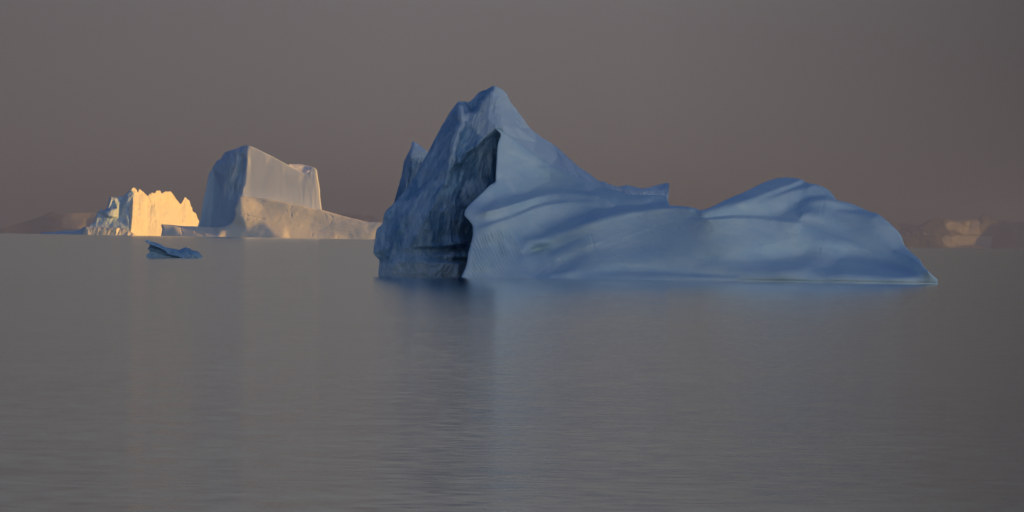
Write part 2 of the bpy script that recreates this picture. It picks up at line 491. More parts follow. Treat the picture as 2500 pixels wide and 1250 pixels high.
# steepness of the shoulder (0 = upright face, 1 = nearly level shelf) along the folds, read from two enlarged views of the photo
def VA(*p): return [(1120 + x / 4.167, 430 + y / 4.167, t) for x, y, t in p]
def VB(*p): return [(1680 + x / 4.032, 420 + y / 4.032, t) for x, y, t in p]
TILT = [
    [(1212, 318, .1), (1222, 340, .05), (1222, 370, .08), (1216, 392, .3)], [(1214, 402, .45), (1250, 410, .5), (1285, 428, .5)], [(1245, 360, .15), (1270, 385, .25)],
    [(1290, 385, .22), (1330, 410, .12), (1360, 435, .1), (1400, 455, .1)], [(1250, 338, .4), (1300, 374, .45), (1345, 405, .45), (1400, 430, .4), (1465, 455, .4)],
    [(1216, 430, .3), (1255, 440, .4)],
    VA((430, 110, .45), (550, 130, .45), (700, 130, .45)), VA((400, 20, .6), (600, 30, .55), (760, 90, .5)), VA((250, 190, .5), (120, 300, .45), (80, 370, .35)), VA((900, 60, .15), (1100, 110, .1), (1260, 145, .2)),
    VA((300, 350, .75), (450, 310, .85), (600, 260, .95), (760, 205, .95), (900, 175, .95), (1000, 163, 1), (1130, 158, 1.05), (1250, 163, 1), (1310, 174, .8), (1450, 200, .7), (1540, 245, .7), (1600, 300, .7)),
    VA((130, 405, .15), (300, 375, .08), (450, 335, .08), (600, 290, .04), (760, 235, .0), (900, 200, .0), (1050, 192, .0), (1250, 194, .05), (1400, 212, .12), (1500, 245, .2), (1570, 300, .3)),
    VA((150, 450, .3), (350, 420, .35), (600, 340, .3), (760, 270, .15), (900, 235, .12), (1100, 225, .1), (1300, 222, .15), (1400, 240, .2)),
    VA((200, 510, .6), (350, 470, .72), (500, 420, .78), (620, 370, .8), (760, 310, .75), (900, 275, .7), (1050, 255, .65), (1250, 245, .5), (1380, 255, .4)),
    VA((200, 570, .25), (300, 530, .2), (400, 490, .15), (480, 460, .2)),
    VA((560, 430, .4), (680, 390, .3), (820, 340, .2), (950, 300, .2), (1100, 275, .2), (1250, 268, .28), (1380, 285, .35), (1450, 315, .45)),
    VA((700, 520, .4), (850, 470, .35), (1000, 410, .35), (1150, 360, .4), (1300, 320, .5)),
    VA((850, 540, .5), (1000, 480, .55), (1150, 420, .62), (1300, 365, .65), (1450, 332, .75)),
    VA((650, 640, .7), (800, 620, .75), (950, 570, .75), (1100, 510, .88), (1250, 450, .97), (1400, 398, 1.0), (1560, 355, 1.02), (1750, 330, 1), (1950, 312, .95), (2150, 310, .85), (2350, 328, .65)),
    VA((840, 680, .1), (1000, 630, .05), (1150, 580, .06), (1300, 525, .1), (1450, 475, .12), (1600, 430, .12), (1800, 385, .1), (2000, 352, .08), (2200, 336, .08), (2400, 350, .15)),
    VA((900, 740, .25), (1050, 690, .25), (1200, 620, .25), (1350, 570, .25), (1600, 520, .25), (1900, 440, .25), (2200, 390, .25)),
    VA((900, 790, .6), (1000, 745, .68), (1100, 705, .62), (1200, 655, .5), (1330, 600, .4)),
    VA((1050, 770, .5), (1200, 700, .4), (1400, 640, .35), (1700, 560, .3), (2000, 480, .3), (2300, 420, .35)),
    VA((1000, 860, .2), (1100, 815, .08), (1200, 770, .12), (1330, 725, .18), (1500, 670, .25), (1700, 610, .25)),
    VA((1600, 700, .42), (1900, 620, .38), (2200, 560, .4), (2450, 520, .42)),
    VA((1050, 890, .55), (1200, 840, .55), (1350, 790, .5), (1600, 780, .48), (1800, 760, .5), (2000, 740, .5), (2300, 720, .42)),
    VA((800, 860, .6), (950, 980, .7), (1100, 960, .7), (1200, 930, .6)),
    VA((1400, 880, .45), (1700, 850, .4), (2000, 860, .35), (2400, 820, .3)),
    VA((1150, 1010, .35), (1300, 970, .3), (1500, 920, .22), (1700, 900, .16), (1900, 910, .16), (2100, 930, .2), (2300, 950, .22), (2480, 972, .2)),
    VA((1500, 1000, .55), (1700, 985, .62), (1900, 980, .65), (2100, 990, .7), (2300, 1003, .7), (2480, 1020, .68)),
    VA((1200, 1040, .45), (1500, 1045, .45), (1900, 1045, .45), (2250, 1052, .3), (2480, 1062, .25)),
    VA((200, 700, .3), (400, 800, .3)), VA((150, 950, .25), (350, 970, .3)), VA((550, 650, .4), (600, 850, .55), (650, 950, .55)), VA((60, 1020, .3), (450, 1015, .45), (700, 1015, .55), (900, 1035, .6)),
    VA((1400, 80, .3), (1500, 130, .35), (1650, 200, .4)), VA((1500, 150, .5), (1700, 195, .55), (1900, 210, .6)), VA((1560, 230, .25), (1700, 262, .25), (1880, 262, .2)), VA((1950, 240, .5), (2050, 220, .4), (2110, 250, .6)),
    VB((120, 378, .7), (300, 312, .8), (450, 240, .8), (520, 222, .9)), VB((520, 240, .9), (620, 210, 1), (750, 140, .9), (900, 85, .85), (1050, 80, .95), (1110, 80, .7)),
    VB((150, 400, .6), (300, 370, .55), (400, 318, .6), (520, 275, .7), (700, 212, .8), (850, 158, .85), (1000, 108, .9)),
    VB((350, 420, .35), (500, 345, .28), (650, 283, .2), (800, 215, .1), (950, 157, .05), (1100, 102, .0), (1140, 92, .0)),
    VB((780, 250, .5), (880, 222, .7), (1000, 175, .8), (1100, 142, .9), (1200, 122, .95), (1280, 126, .8)),
    VB((700, 320, .25), (850, 280, .2), (1000, 215, .12), (1150, 175, .1), (1280, 150, .08), (1350, 185, .15), (1420, 240, .4)),
    VB((500, 400, .3), (700, 370, .3), (850, 340, .25), (950, 300, .3), (1150, 230, .2), (1250, 212, .12)),
    VB((1000, 320, .45), (1120, 285, .7), (1250, 255, .92), (1350, 252, .95), (1440, 266, .85)),
    VB((1150, 335, .3), (1250, 300, .22), (1350, 290, .22), (1480, 312, .3), (1650, 360, .45)),
    VB((880, 432, .65), (1000, 405, .8), (1120, 385, .85), (1250, 390, .6)), VB((100, 436, .5), (200, 438, .45), (340, 425, .4), (480, 415, .4), (650, 420, .45), (800, 432, .6)),
    VB((20, 452, .5), (110, 455, .7), (200, 455, .95), (340, 445, 1.12), (480, 436, 1.16), (650, 441, 1.14), (800, 455, 1.12), (950, 470, 1.05), (1080, 484, .85), (1140, 496, .6)),
    VB((50, 470, .45), (200, 470, .42), (340, 462, .4), (480, 453, .38), (650, 458, .4), (800, 473, .42), (950, 492, .5), (1080, 512, .55)),
    VB((100, 560, .4), (350, 560, .35), (600, 560, .38), (900, 560, .42), (1100, 585, .45), (1200, 565, .55)), VB((100, 680, .4), (400, 670, .42), (700, 650, .42), (1000, 640, .42), (1200, 660, .4)),
    VB((100, 830, .25), (250, 810, .18), (450, 800, .16), (650, 780, .16), (850, 750, .16), (1050, 722, .16), (1250, 712, .2), (1400, 722, .16), (1600, 735, .18), (1800, 785, .25), (1900, 830, .3)),
    VB((150, 900, .5), (500, 890, .52), (700, 880, .6), (900, 862, .7), (1100, 850, .75), (1250, 842, .65), (1400, 870, .6), (1550, 862, .75), (1750, 882, .75), (1950, 922, .75)),
    VB((300, 920, .45), (600, 950, .58), (900, 950, .68), (1200, 950, .65), (1500, 980, .75), (1800, 990, .8), (2100, 1022, .8)),
    VB((50, 962, .28), (300, 987, .26), (500, 1012, .25), (700, 1040, .2)), VB((50, 1010, .68), (250, 1025, .68), (450, 1037, .55)), VB((50, 1060, .25), (400, 1065, .25), (800, 1062, .12), (1200, 1070, .15), (1500, 1072, .15), (1900, 1072, .15), (2200, 1078, .2)),
    VB((1130, 445, .25), (1250, 456, .18), (1380, 492, .16), (1520, 560, .16), (1700, 640, .16), (1900, 742, .15), (2050, 822, .15), (2200, 910, .1), (2350, 1000, .1), (2440, 1050, .12)),
    VB((1250, 540, .55), (1350, 590, .6), (1500, 640, .65), (1650, 690, .55)), VB((1300, 650, .5), (1500, 690, .4)), VB((1800, 745, .35), (1950, 832, .45), (2100, 922, .65), (2250, 1002, .65)),
    VB((1400, 400, .42), (1550, 480, .42), (1700, 560, .48), (1850, 620, .42), (2000, 730, .6)), VB((1500, 370, .65), (1650, 390, .8), (1800, 402, .88), (1880, 425, .65)), VB((1500, 420, .35), (1700, 440, .28), (1850, 500, .28), (2000, 562, .28), (2090, 625, .3)),
    VB((2000, 650, .35), (2080, 722, .35)), VB((2050, 762, .75), (2150, 802, .75), (2250, 852, .85), (2300, 902, .85), (2350, 972, .75)),
]
_shg = {}
def sh_depth(xs, ys):
    X, Y = np.meshgrid(xs, ys)
    step = xs[1] - xs[0]
    frame = [[(1100, 300, .2), (1100, 500, .3), (1100, 710, .3)], [(1100, 712, .1), (1500, 712, .1), (2320, 712, .1)], [(2320, 705, .2), (2320, 600, .7), (2250, 500, .8), (1950, 400, .9), (1700, 490, .7), (1640, 440, .6), (1300, 330, .5), (1208, 300, .2)]]
    t = tin(np.stack([X.ravel(), Y.ravel()], 1), TILT + frame).reshape(X.shape)
    t = blur(t, np.ones_like(t, bool), .5)
    k = np.exp(-.5 * (np.arange(-9, 10) / 2.)**2); k /= k.sum()
    p = np.pad(t, ((0, 0), (9, 9)), mode='edge')
    t = sum(w * p[:, i:i + t.shape[1]] for i, w in enumerate(k))
    slope = np.tan(np.radians(np.clip(80 * np.maximum((t - .12) / .56, 0)**.95, 0, 81)))
    d = np.cumsum((slope * step)[::-1], 0)[::-1]
    # least-squares surface: keep the up-down slopes, drop column-to-column drift
    m = np.concatenate([d, d[::-1]], 0); m = np.concatenate([m, m[:, ::-1]], 1)
    fy = 2 - 2 * np.cos(2 * np.pi * np.fft.fftfreq(m.shape[0])); fx = 2 - 2 * np.cos(2 * np.pi * np.fft.fftfreq(m.shape[1]))
    g = fy[:, None] / (fy[:, None] + .5 * fx[None, :] + 1e-12); g[0, 0] = 1
    d = np.real(np.fft.ifft2(np.fft.fft2(m) * g))[:d.shape[0], :d.shape[1]]
    wrow = np.argmin(np.abs(ys - 690))
    k = np.exp(-.5 * (np.arange(-60, 61) / 20.)**2); k /= k.sum()
    base = np.convolve(np.pad(d[wrow], 60, mode='edge'), k, 'valid')
    d = d - base[None, :]
    d += .55 * np.clip(X - 1212, 0, 130) * smooth(500, 430, Y) + 70 * (np.clip(X - 1950, 0, 400) / 340)**2
    _shg['g'] = (d, xs, ys)
    return d
SH_FOLDS = [
    dict(line=[(2011, 495), (2006, 528)], A=-2.4, wu=2, wd=2, t0=.05, t1=.05),
    dict(line=[(2002, 600), (1999.5, 623), (2003, 651), (2019, 671)], A=-3, wu=2, wd=2, t0=.05, t1=.05),
    dict(line=[(1703, 517), (1650, 533), (1600, 551), (1550, 570), (1500, 590), (1450, 606)], A=1.2, wu=2.5, wd=5, t0=.1, t1=.2),
    dict(line=[(2112, 596), (2130, 618), (2148, 650)], A=-2.2, wu=2, wd=2, t0=.2, t1=.2),
    dict(line=[(1822, 622), (1832, 636)], A=-2, wu=2, wd=2, t0=.2, t1=.2),
    dict(line=[(1438, 565), (1446, 585), (1452, 610), (1464, 634)], A=-1.6, wu=2, wd=2, t0=.2, t1=.2),
    dict(line=[(2020, 660), (2036, 666), (2060, 678)], A=-2.0, wu=2, wd=2, t0=.2, t1=.2),
    dict(line=[(1302, 677), (1340, 650), (1362, 637)], A=-2.4, wu=2, wd=2, t0=.1, t1=.3),
]
def sh_detail(x, y, e):
    fade = smooth(0, 8, e)
    d0 = 42 * np.exp(-((x - 1308 - (y - 610) * -1.2) / 21)**2 - ((y - 610) / 11)**2)
    d = fade * .9 * fbm((x + y * .8) / 70, (y - x * .25) / 26, 71, 3)
    d += fade * .6 * fbm((x + y * .3) / 20, (y - x * .2) / 8, 81, 3)
    d += d0
    # fluted patch above the waterline
    top = 556 + np.maximum(1240 - x, 0) * .32 + np.maximum(x - 1240, 0) * .9
    k = smooth(1146, 1162, x) * smooth(1305, 1250, x) * smooth(top - 6, top + 10, y) * smooth(700, 640, y + (x - 1150) * .25)
    k = k * (.45 + .55 * smooth(-.3, .4, fbm(x / 26, y / 34, 93, 2)))
    u = x - 1200 - (y - 560) * .30 - .0016 * (y - 560)**2
    d += k * (4.0 * np.sin(u / 1.35 + 3.2 * fbm(x / 22, y / 60, 91, 2)) + 2.0 * fbm(u / 5, y / 50, 92, 2))
    # thin undercut melt line just above the water
    wl_ = 668.5 + .0155 * (x - 925) + 2.5
    d += 4.0 * np.exp(-((y - wl_) / 3.0)**2) * smooth(1560, 1900, x)
    # short oblique runnels and scratches
    d += fade * 2.2 * smooth(.6, .95, ridged((x - y * .9) / 17, (y + x * .35) / 42, 191, 2)) * smooth(0, .35, fbm(x / 80, y / 45, 193, 2))
    d -= fade * 1.7 * smooth(.5, .95, ridged((x * .22 + y) / 15, (x - y) / 120, 195, 3)) * smooth(-.1, .4, fbm(x / 90, y / 60, 197, 2))
    # scalloped dimples
    d += fade * .7 * ridged((x + .6 * y) / 26, (y - .4 * x) / 13, 95, 2) * smooth(.05, .4, fbm(x / 110, y / 60, 97, 2))
    return d
relief('smooth_shoulder', SH_OUT, D_MAIN, (), SH_FOLDS, sh_detail, 1.6, 0, rnd=(8, 6), thick=170, jag=.25, seed=6, mat=M_SMOOTH, parent=berg, origin=O_MAIN, depth_fn=sh_depth)


def sh_at(x, y):
    d, xs, ys = _shg['g']
    return float(bilin(d, xs, ys, np.array([[x, y]], float))[0])
SHIFT = sh_at(1212, 396) - 96
PEAK_D = D_MAIN + SHIFT * D_MAIN / F
JOIN = [(1230, 322), (1250, 334), (1300, 371), (1345, 402), (1400, 428), (1465, 452), (1525, 472), (1568, 476), (1626, 477)]
def join_d(x, y):
    if x > 1630: return sh_at(1626, 479) - SHIFT + max(0, 500 - y) * .7 + 4
    jy = float(np.interp(x, [p[0] for p in JOIN], [p[1] for p in JOIN]))
    return sh_at(x, jy) - SHIFT + max(0, jy - y) * 2.8 + 8
PEAK_OUT = [(924, 700, 116), (924, 664, 118), (925, 650, 120), (926, 636, 122), (920, 629, 118), (912, 619, 118), (912, 607, 122), (915, 588, 128),
    (918, 566, 132), (922, 557, 138), (929, 552, 144), (934, 545, 146), (938, 523, 150), (945, 512, 156), (964, 494, 166), (990, 463, 180), (1013, 430, 190),
    (1020, 416, 194), (1032, 396, 200), (1044, 374, 205), (1056, 350, 210), (1068, 327, 215), (1080, 305, 220), (1088, 292, 223), (1100, 272, 226),
    (1110, 258, 228), (1121, 245.6, 230), (1126, 249, 236), (1132, 247, 240), (1144, 249, 244), (1156, 240, 246), (1170, 225, 246), (1188, 218, 244), (1205, 209, 240),
    (1218, 214, 250), (1230, 221, 264), (1240, 234, 278), (1246, 248, 290), (1260, 266, 306), (1276, 288, 322), (1296, 314, join_d(1296, 314)), (1320, 333.5, join_d(1320, 333.5)),
    (1350, 352, join_d(1350, 352)), (1368, 366, join_d(1368, 366)), (1388, 385, join_d(1388, 385)), (1413, 407, join_d(1413, 407)), (1438, 423, join_d(1438, 423)), (1456, 437, join_d(1456, 437)), (1465, 443, join_d(1465, 443)), (1474, 443, join_d(1474, 443)),
    (1489, 450, join_d(1489, 450)), (1510, 456, join_d(1510, 456)), (1528, 452, join_d(1528, 452)), (1546, 455, join_d(1546, 455)), (1568, 460, join_d(1568, 460)), (1590, 456, join_d(1590, 456)), (1615, 449, join_d(1615, 449)), (1629, 446, join_d(1629, 446)),
    (1634, 450, join_d(1634, 450)), (1633, 470, join_d(1633, 470)), (1631, 484, join_d(1631, 484)), (1634, 501, join_d(1634, 501)), (1632, 560, join_d(1632, 560)), (1620, 640, join_d(1620, 640)), (1600, 700, join_d(1600, 700)), (1400, 704, 150),
    (1240, 702, 150), (1180, 700, 130), (1130, 700, 96), (1060, 700, 72), (1000, 700, 84)]
PEAK_LINES = [
    [(1205, 211, 236), (1188, 236, 212), (1175, 256, 196), (1163, 274, 182), (1158, 280, 176)],
    [(1150, 262, 236), (1138, 254, 240)], [(1152, 275, 214), (1140, 270, 206)],
    [(1124, 258, 200), (1126, 272, 178), (1127, 284, 160), (1130, 300, 150), (1120, 318, 136), (1111, 345, 120), (1106, 370, 108), (1101, 394, 98), (1094, 420, 88),
     (1090, 442, 82), (1078, 468, 76), (1062, 497, 72), (1046, 523, 68), (1026, 560, 66), (1004, 600, 66)],
    [(1096, 320, 176), (1080, 370, 158), (1060, 420, 136), (1030, 470, 122), (1000, 520, 108), (975, 560, 104), (962, 600, 100)],
    [(1040, 440, 158), (1000, 490, 140), (960, 540, 128), (940, 580, 118), (930, 610, 112)],
    [(990, 520, 116), (985, 570, 104), (972, 612, 96)],
    # rim of the dark recess
    [(1210, 312, 118), (1194, 325, 122), (1180, 338, 122), (1160, 360, 116), (1138, 372, 108), (1124, 396, 99), (1104, 406, 96)],
    [(1214, 322, 150), (1199, 334, 164), (1184, 347, 172), (1164, 369, 170), (1143, 382, 160), (1129, 405, 146), (1110, 417, 132), (1099, 438, 116), (1094, 456, 100)],
    [(1150, 318, 158), (1165, 330, 146), (1140, 350, 136), (1125, 372, 120)], [(1145, 305, 168), (1185, 305, 146)],
    [(1170, 288, 166), (1200, 296, 142), (1225, 310, 142)],
    [(1215, 250, 206), (1225, 280, 186), (1238, 310, 178)], [(1240, 270, 258), (1268, 314, 250), (1310, 347, join_d(1310, 347)), (1360, 384, join_d(1360, 384))],
    [(1205, 245, 200), (1195, 270, 176)],
    [(x, y, join_d(x, y)) for x, y in JOIN], [(x, y + 10, join_d(x, y) + 6) for x, y in JOIN[2:]],
    [(x, y, join_d(x, y) - 14) for x, y in ((1474, 449), (1525, 461), (1568, 467), (1622, 462))],
    [(1180, 400, 186), (1195, 440, 186), (1205, 480, 180)], [(1150, 430, 162), (1158, 480, 152), (1168, 520, 160)],
    [(1115, 460, 126), (1105, 500, 108), (1095, 540, 100)], [(1130, 500, 138), (1125, 540, 134)],
    [(1122, 538, 140), (1155, 535, 200), (1160, 565, 230)], [(1118, 570, 150), (1150, 590, 230), (1165, 600, 240)],
    [(1060, 560, 80), (1055, 595, 80)], [(1095, 575, 110), (1085, 595, 104)],
    [(1010, 604, 70), (1045, 601, 70), (1075, 601, 76), (1100, 598, 84), (1125, 594, 100)],
    [(1010, 610, 76), (1045, 608, 86), (1075, 609, 104), (1100, 608, 130), (1130, 606, 176)],
    [(1000, 622, 74), (1045, 624, 76), (1085, 624, 84), (1120, 620, 96), (1150, 618, 140)],
    [(1080, 629, 84), (1110, 628, 88), (1145, 628, 120)], [(1080, 633, 90), (1110, 635, 112), (1145, 636, 160)],
    [(990, 640, 70), (1040, 642, 62), (1085, 642, 62), (1120, 644, 82)], [(1000, 668, 74), (1060, 670, 60), (1120, 672, 80)],
    [(940, 625, 108), (955, 632, 100), (970, 640, 84)], [(935, 640, 112), (936, 665, 108)], [(955, 650, 92), (956, 668, 90)],
]
def peak_detail(x, y, e):
    fade = smooth(0, 10, e)
    # flutes that fan out down the cliff
    cliff = smooth(1235, 1200, x)
    px_, py_ = 1215, 190
    ang = np.arctan2(x - px_ - 0.12 * (y - 190), y - py_ + 60)
    rad = np.hypot(x - px_, y - py_)
    warp = fbm(x / 40, y / 70, 5, 3) * .05
    fl = ridged((ang + warp) * 26, rad / 120, 11, 3, .6)
    rec = smooth(1060, 1110, x) * smooth(320, 380, y) * smooth(640, 590, y)
    d = cliff * fade * (-(5.0 + 6.5 * rec) * fl)
    d += cliff * fade * 5 * fbm(x / 45, y / 60, 21, 4)
    d += cliff * fade * (2.0 * ridged((x + .3 * y) / 13, (y - .5 * x) / 24, 37, 3, .6) + 1.2 * fbm(x / 5, y / 8, 39, 2))
    # rough lumps in the recess
    d += cliff * rec * fade * 5 * fbm((x + y * .35) / 14, (y - x * .5) / 30, 33, 3)
    # scarps and little steps on the snow slope to the right
    sl = smooth(1195, 1225, x)
    u = (x - 1205) * .81 - (y - 209) * .58; v = (x - 1205) * .58 + (y - 209) * .81   # across, along slope
    v2 = (x - 1205) * .75 + (y - 209) * .66
    d += sl * fade * 7.5 * ridged((u + 8 * fbm(x / 50, y / 50, 3, 2)) / 16, v2 / 110, 41, 3)
    top = smooth(330, 270, y)
    d += top * fade * 3.5 * fbm(x / 16, y / 12, 51, 4)
    return d
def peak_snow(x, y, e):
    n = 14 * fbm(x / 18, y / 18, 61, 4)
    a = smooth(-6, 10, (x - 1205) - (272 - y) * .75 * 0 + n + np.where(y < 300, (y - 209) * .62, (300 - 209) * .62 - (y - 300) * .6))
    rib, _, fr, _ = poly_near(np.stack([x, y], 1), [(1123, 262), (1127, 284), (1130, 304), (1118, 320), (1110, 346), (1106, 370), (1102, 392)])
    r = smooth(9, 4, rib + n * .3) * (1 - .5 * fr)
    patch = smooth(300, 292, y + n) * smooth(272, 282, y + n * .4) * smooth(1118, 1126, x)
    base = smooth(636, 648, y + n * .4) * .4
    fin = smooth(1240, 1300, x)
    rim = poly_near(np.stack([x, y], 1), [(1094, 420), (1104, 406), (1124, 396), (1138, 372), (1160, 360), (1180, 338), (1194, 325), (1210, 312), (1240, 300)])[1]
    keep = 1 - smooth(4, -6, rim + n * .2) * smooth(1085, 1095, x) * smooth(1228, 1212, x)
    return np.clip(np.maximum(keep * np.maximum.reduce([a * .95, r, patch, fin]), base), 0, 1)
def peak_shade(x, y, e):
    # dark veins along the flutes, plus recess and undercut shade painted into the colour
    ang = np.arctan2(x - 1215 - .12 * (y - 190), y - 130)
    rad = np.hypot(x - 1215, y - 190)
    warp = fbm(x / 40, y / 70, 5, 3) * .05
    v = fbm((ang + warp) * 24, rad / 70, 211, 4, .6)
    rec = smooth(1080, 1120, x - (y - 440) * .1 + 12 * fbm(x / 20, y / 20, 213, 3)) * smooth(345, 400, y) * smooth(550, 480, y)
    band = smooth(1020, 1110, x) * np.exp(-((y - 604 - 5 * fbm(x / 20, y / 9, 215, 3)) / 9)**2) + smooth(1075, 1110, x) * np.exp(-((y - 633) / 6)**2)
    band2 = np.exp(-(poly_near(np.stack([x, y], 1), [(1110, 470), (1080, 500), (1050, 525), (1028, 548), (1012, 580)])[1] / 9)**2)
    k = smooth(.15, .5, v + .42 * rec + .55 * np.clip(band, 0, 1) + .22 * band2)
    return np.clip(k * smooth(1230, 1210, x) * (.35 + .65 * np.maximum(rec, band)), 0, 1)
relief('peak', PEAK_OUT, PEAK_D, PEAK_LINES, (), peak_detail, 1.6, .9, thick=150, jag=.8, seed=4, mat=M_CLIFF, parent=berg, origin=O_MAIN, attrs={'snow': peak_snow, 'clear': peak_shade})

PIN_OUT = [(940, 560, 0), (950, 530, 0), (963, 492, 0), (969, 468, 4), (975, 446, 8), (980, 430, 10), (984, 404, 12), (990, 384, 15), (998, 372, 18), (1004, 356, 22), (1006, 347, 26), (1009, 345, 28),
    (1020, 350, 28), (1028, 358, 26), (1040, 367, 24), (1050, 380, 24), (1085, 440, 24), (1110, 560, 20), (1110, 700, 10), (940, 700, 0)]
PIN_LINES = [[(1010, 350, 14), (1003, 380, -10), (999, 400, -14), (990, 450, -20), (982, 520, -28), (980, 640, -34)], [(1030, 372, 12), (1038, 385, 14), (1044, 420, 8), (1050, 480, 0), (1050, 640, -10)],
             [(1018, 362, 8), (1018, 390, -2)]]
def pin_detail(x, y, e):
    f = smooth(0, 5, e)
    low = smooth(376, 392, y)
    return f * (low * 6 * ridged((x + (y - 400) * .16) / 7, y / 90, 101, 3) + 3 * fbm(x / 10, y / 10, 103, 3))
def pin_snow(x, y, e):
    n = 8 * fbm(x / 8, y / 10, 105, 3)
    return np.clip(smooth(398, 386, y + n - (x - 1020) * .35) * smooth(1000, 1008, x + (y - 345) * .02) + .55 * smooth(.2, .6, fbm((x + (y - 400) * .16) / 6, y / 70, 107, 2)), 0, 1)
relief('pinnacle', PIN_OUT, D_MAIN + 90, PIN_LINES, (), pin_detail, 1.5, .8, thick=60, thick_w=30, jag=2.0, seed=8, mat=M_CLIFF, parent=berg, origin=O_MAIN, attrs={'snow': pin_snow})

# ------------------------------------------------------------------ tabular iceberg, middle distance
D_MID = 10300.0
O_MID = base_of(680, 580, D_MID)
mid = empty('iceberg', O_MID)
tag(mid, 'wedge-shaped cream iceberg with a shaded left cliff and a long sloping foot', 'iceberg', 'icebergs on the sea')
MID_OUT = [(484, 592, 60), (483, 552, 60), (490, 533, 66), (496, 490, 74), (502, 468, 80), (506, 447, 86), (510, 425, 90), (516, 414, 94), (525, 399, 98), (531, 391.5, 100), (539, 388, 100),
    (544, 379, 98), (550, 371, 96), (568, 366, 80), (581, 361, 66), (596, 355, 54), (607, 355.5, 32), (620, 360, 32), (639, 369, 30), (665, 382, 29), (687, 394, 27), (702, 402, 26),
    (719, 412, 25), (739, 422, 23), (749, 424, 23), (757, 418, 23), (759, 409, 24), (765, 408, 24), (771, 412, 23), (774, 418, 23), (776, 434, 21), (780, 457, 19), (782, 485, 16), (784, 501, 14), (786, 520, 12),
    (790, 592, 16), (640, 592, 6)]
MID_LINES = [[(599, 373, 29), (604, 390, 26), (601, 408, 25), (597, 431, 23), (592, 457, 20), (585, 479, 18), (579, 496, 16), (575, 522, 13), (580, 560, 10), (590, 588, 8)],
    [(566, 372, 62), (556, 400, 56), (548, 430, 54), (545, 480, 58), (540, 530, 56), (530, 580, 52)], [(525, 430, 96), (518, 500, 84), (510, 560, 76)]] + [[(x, y, 24 - (x - 605) * .02 + (430 - y) * .10) for y in range(y0, 590, 20)] for x, y0 in ((612, 368), (650, 384), (690, 406), (730, 428), (758, 424), (772, 430))]
def mid_shade(x, y, e):  # left cliff's shade put into the colour, sunlit streaks kept paler
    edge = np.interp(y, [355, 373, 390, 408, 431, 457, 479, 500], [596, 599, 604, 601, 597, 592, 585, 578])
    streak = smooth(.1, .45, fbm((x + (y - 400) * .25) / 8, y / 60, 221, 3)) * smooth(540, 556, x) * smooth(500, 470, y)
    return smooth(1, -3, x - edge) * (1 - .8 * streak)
def mid_detail(x, y, e):
    f = smooth(0, 5, e)
    left = smooth(602, 590, x - np.clip((430 - y) * .05, -2, 4) + np.maximum(y - 450, 0) * .22)
    st = x + (y - 400) * .22 + 5 * fbm(x / 14, y / 40, 111, 3)
    d = left * f * smooth(544, 560, x) * smooth(500, 470, y) * (14 * ridged(st / 17, y / 80, 113, 3))
    d += left * f * 3 * ridged(st / 20, y / 120, 117, 3)
    d += (1 - left) * f * .12 * fbm(x / 6, y / 60, 119, 3) * (1 + 2 * smooth(715, 750, x))
    return d
relief('cliff_block', MID_OUT, D_MID, MID_LINES, (), mid_detail, 1.5, .8, rnd=(1, 3), thick=130, thick_w=50, jag=.5, seed=12, mat=M_FARCLIFF, parent=mid, origin=O_MID, attrs={'clear': mid_shade})
# far rim of the saddle, seen over the dip
RIM_OUT = [(690, 470, 120), (694, 410, 130), (702, 402, 140), (708, 400, 150), (722, 400, 156), (736, 401, 160), (750, 404, 158), (760, 407, 150), (768, 412, 140), (772, 430, 130), (774, 470, 120)]
relief('saddle_rim', RIM_OUT, D_MID, [[(710, 440, 100), (735, 440, 100), (755, 440, 104)], [(715, 415, 134), (737, 415, 142), (752, 416, 138)]], (), lambda x, y, e: smooth(0, 5, e) * 1.5 * fbm(x / 14, y / 8, 121, 3), 1.5, 1.2,
       rnd=(6, 6), thick=40, thick_w=25, seed=13, mat=M_FAR, parent=mid, origin=O_MID)
FOOT_OUT = [(392, 592, -10), (393, 575, -8), (396, 560, 0), (394, 548, 2), (420, 549.5, 4), (450, 552, 7), (483, 553, 8), (520, 555, 4), (545, 553, 1), (560, 548, -6), (570, 538, -14), (575, 523, -18), (573, 510, -16), (579, 496, -10), (586, 479, -3),
    (611, 481, 0), (654, 485, -5), (698, 494, -9), (741, 503, -12), (769, 510, -12), (786, 512, -13), (806, 518, -14), (838, 527, -18), (870, 535, -24), (894, 541, -29), (916, 542, -32), (945, 546, -38), (975, 560, -44), (990, 592, -51), (860, 592, -45), (700, 592, -60), (560, 592, -40)]
FOOT_LINES = [[(531, 557, -18), (553, 559, -24), (600, 565, -38), (640, 570, -48), (672, 574, -56), (691, 579, -59)], [(531, 554, -6), (553, 555, -18), (600, 561, -34), (640, 566, -43), (672, 570, -52)],
    [(590, 500, -17), (640, 505, -8), (700, 515, -14), (760, 528, -18), (820, 540, -25), (880, 552, -34)], [(590, 530, -29), (640, 540, -28), (700, 550, -28), (760, 560, -27), (830, 568, -35), (900, 574, -44)],
    [(400, 572, -10), (440, 575, -26), (480, 576, -34), (530, 578, -38)], [(450, 560, -2), (500, 562, -10)]]
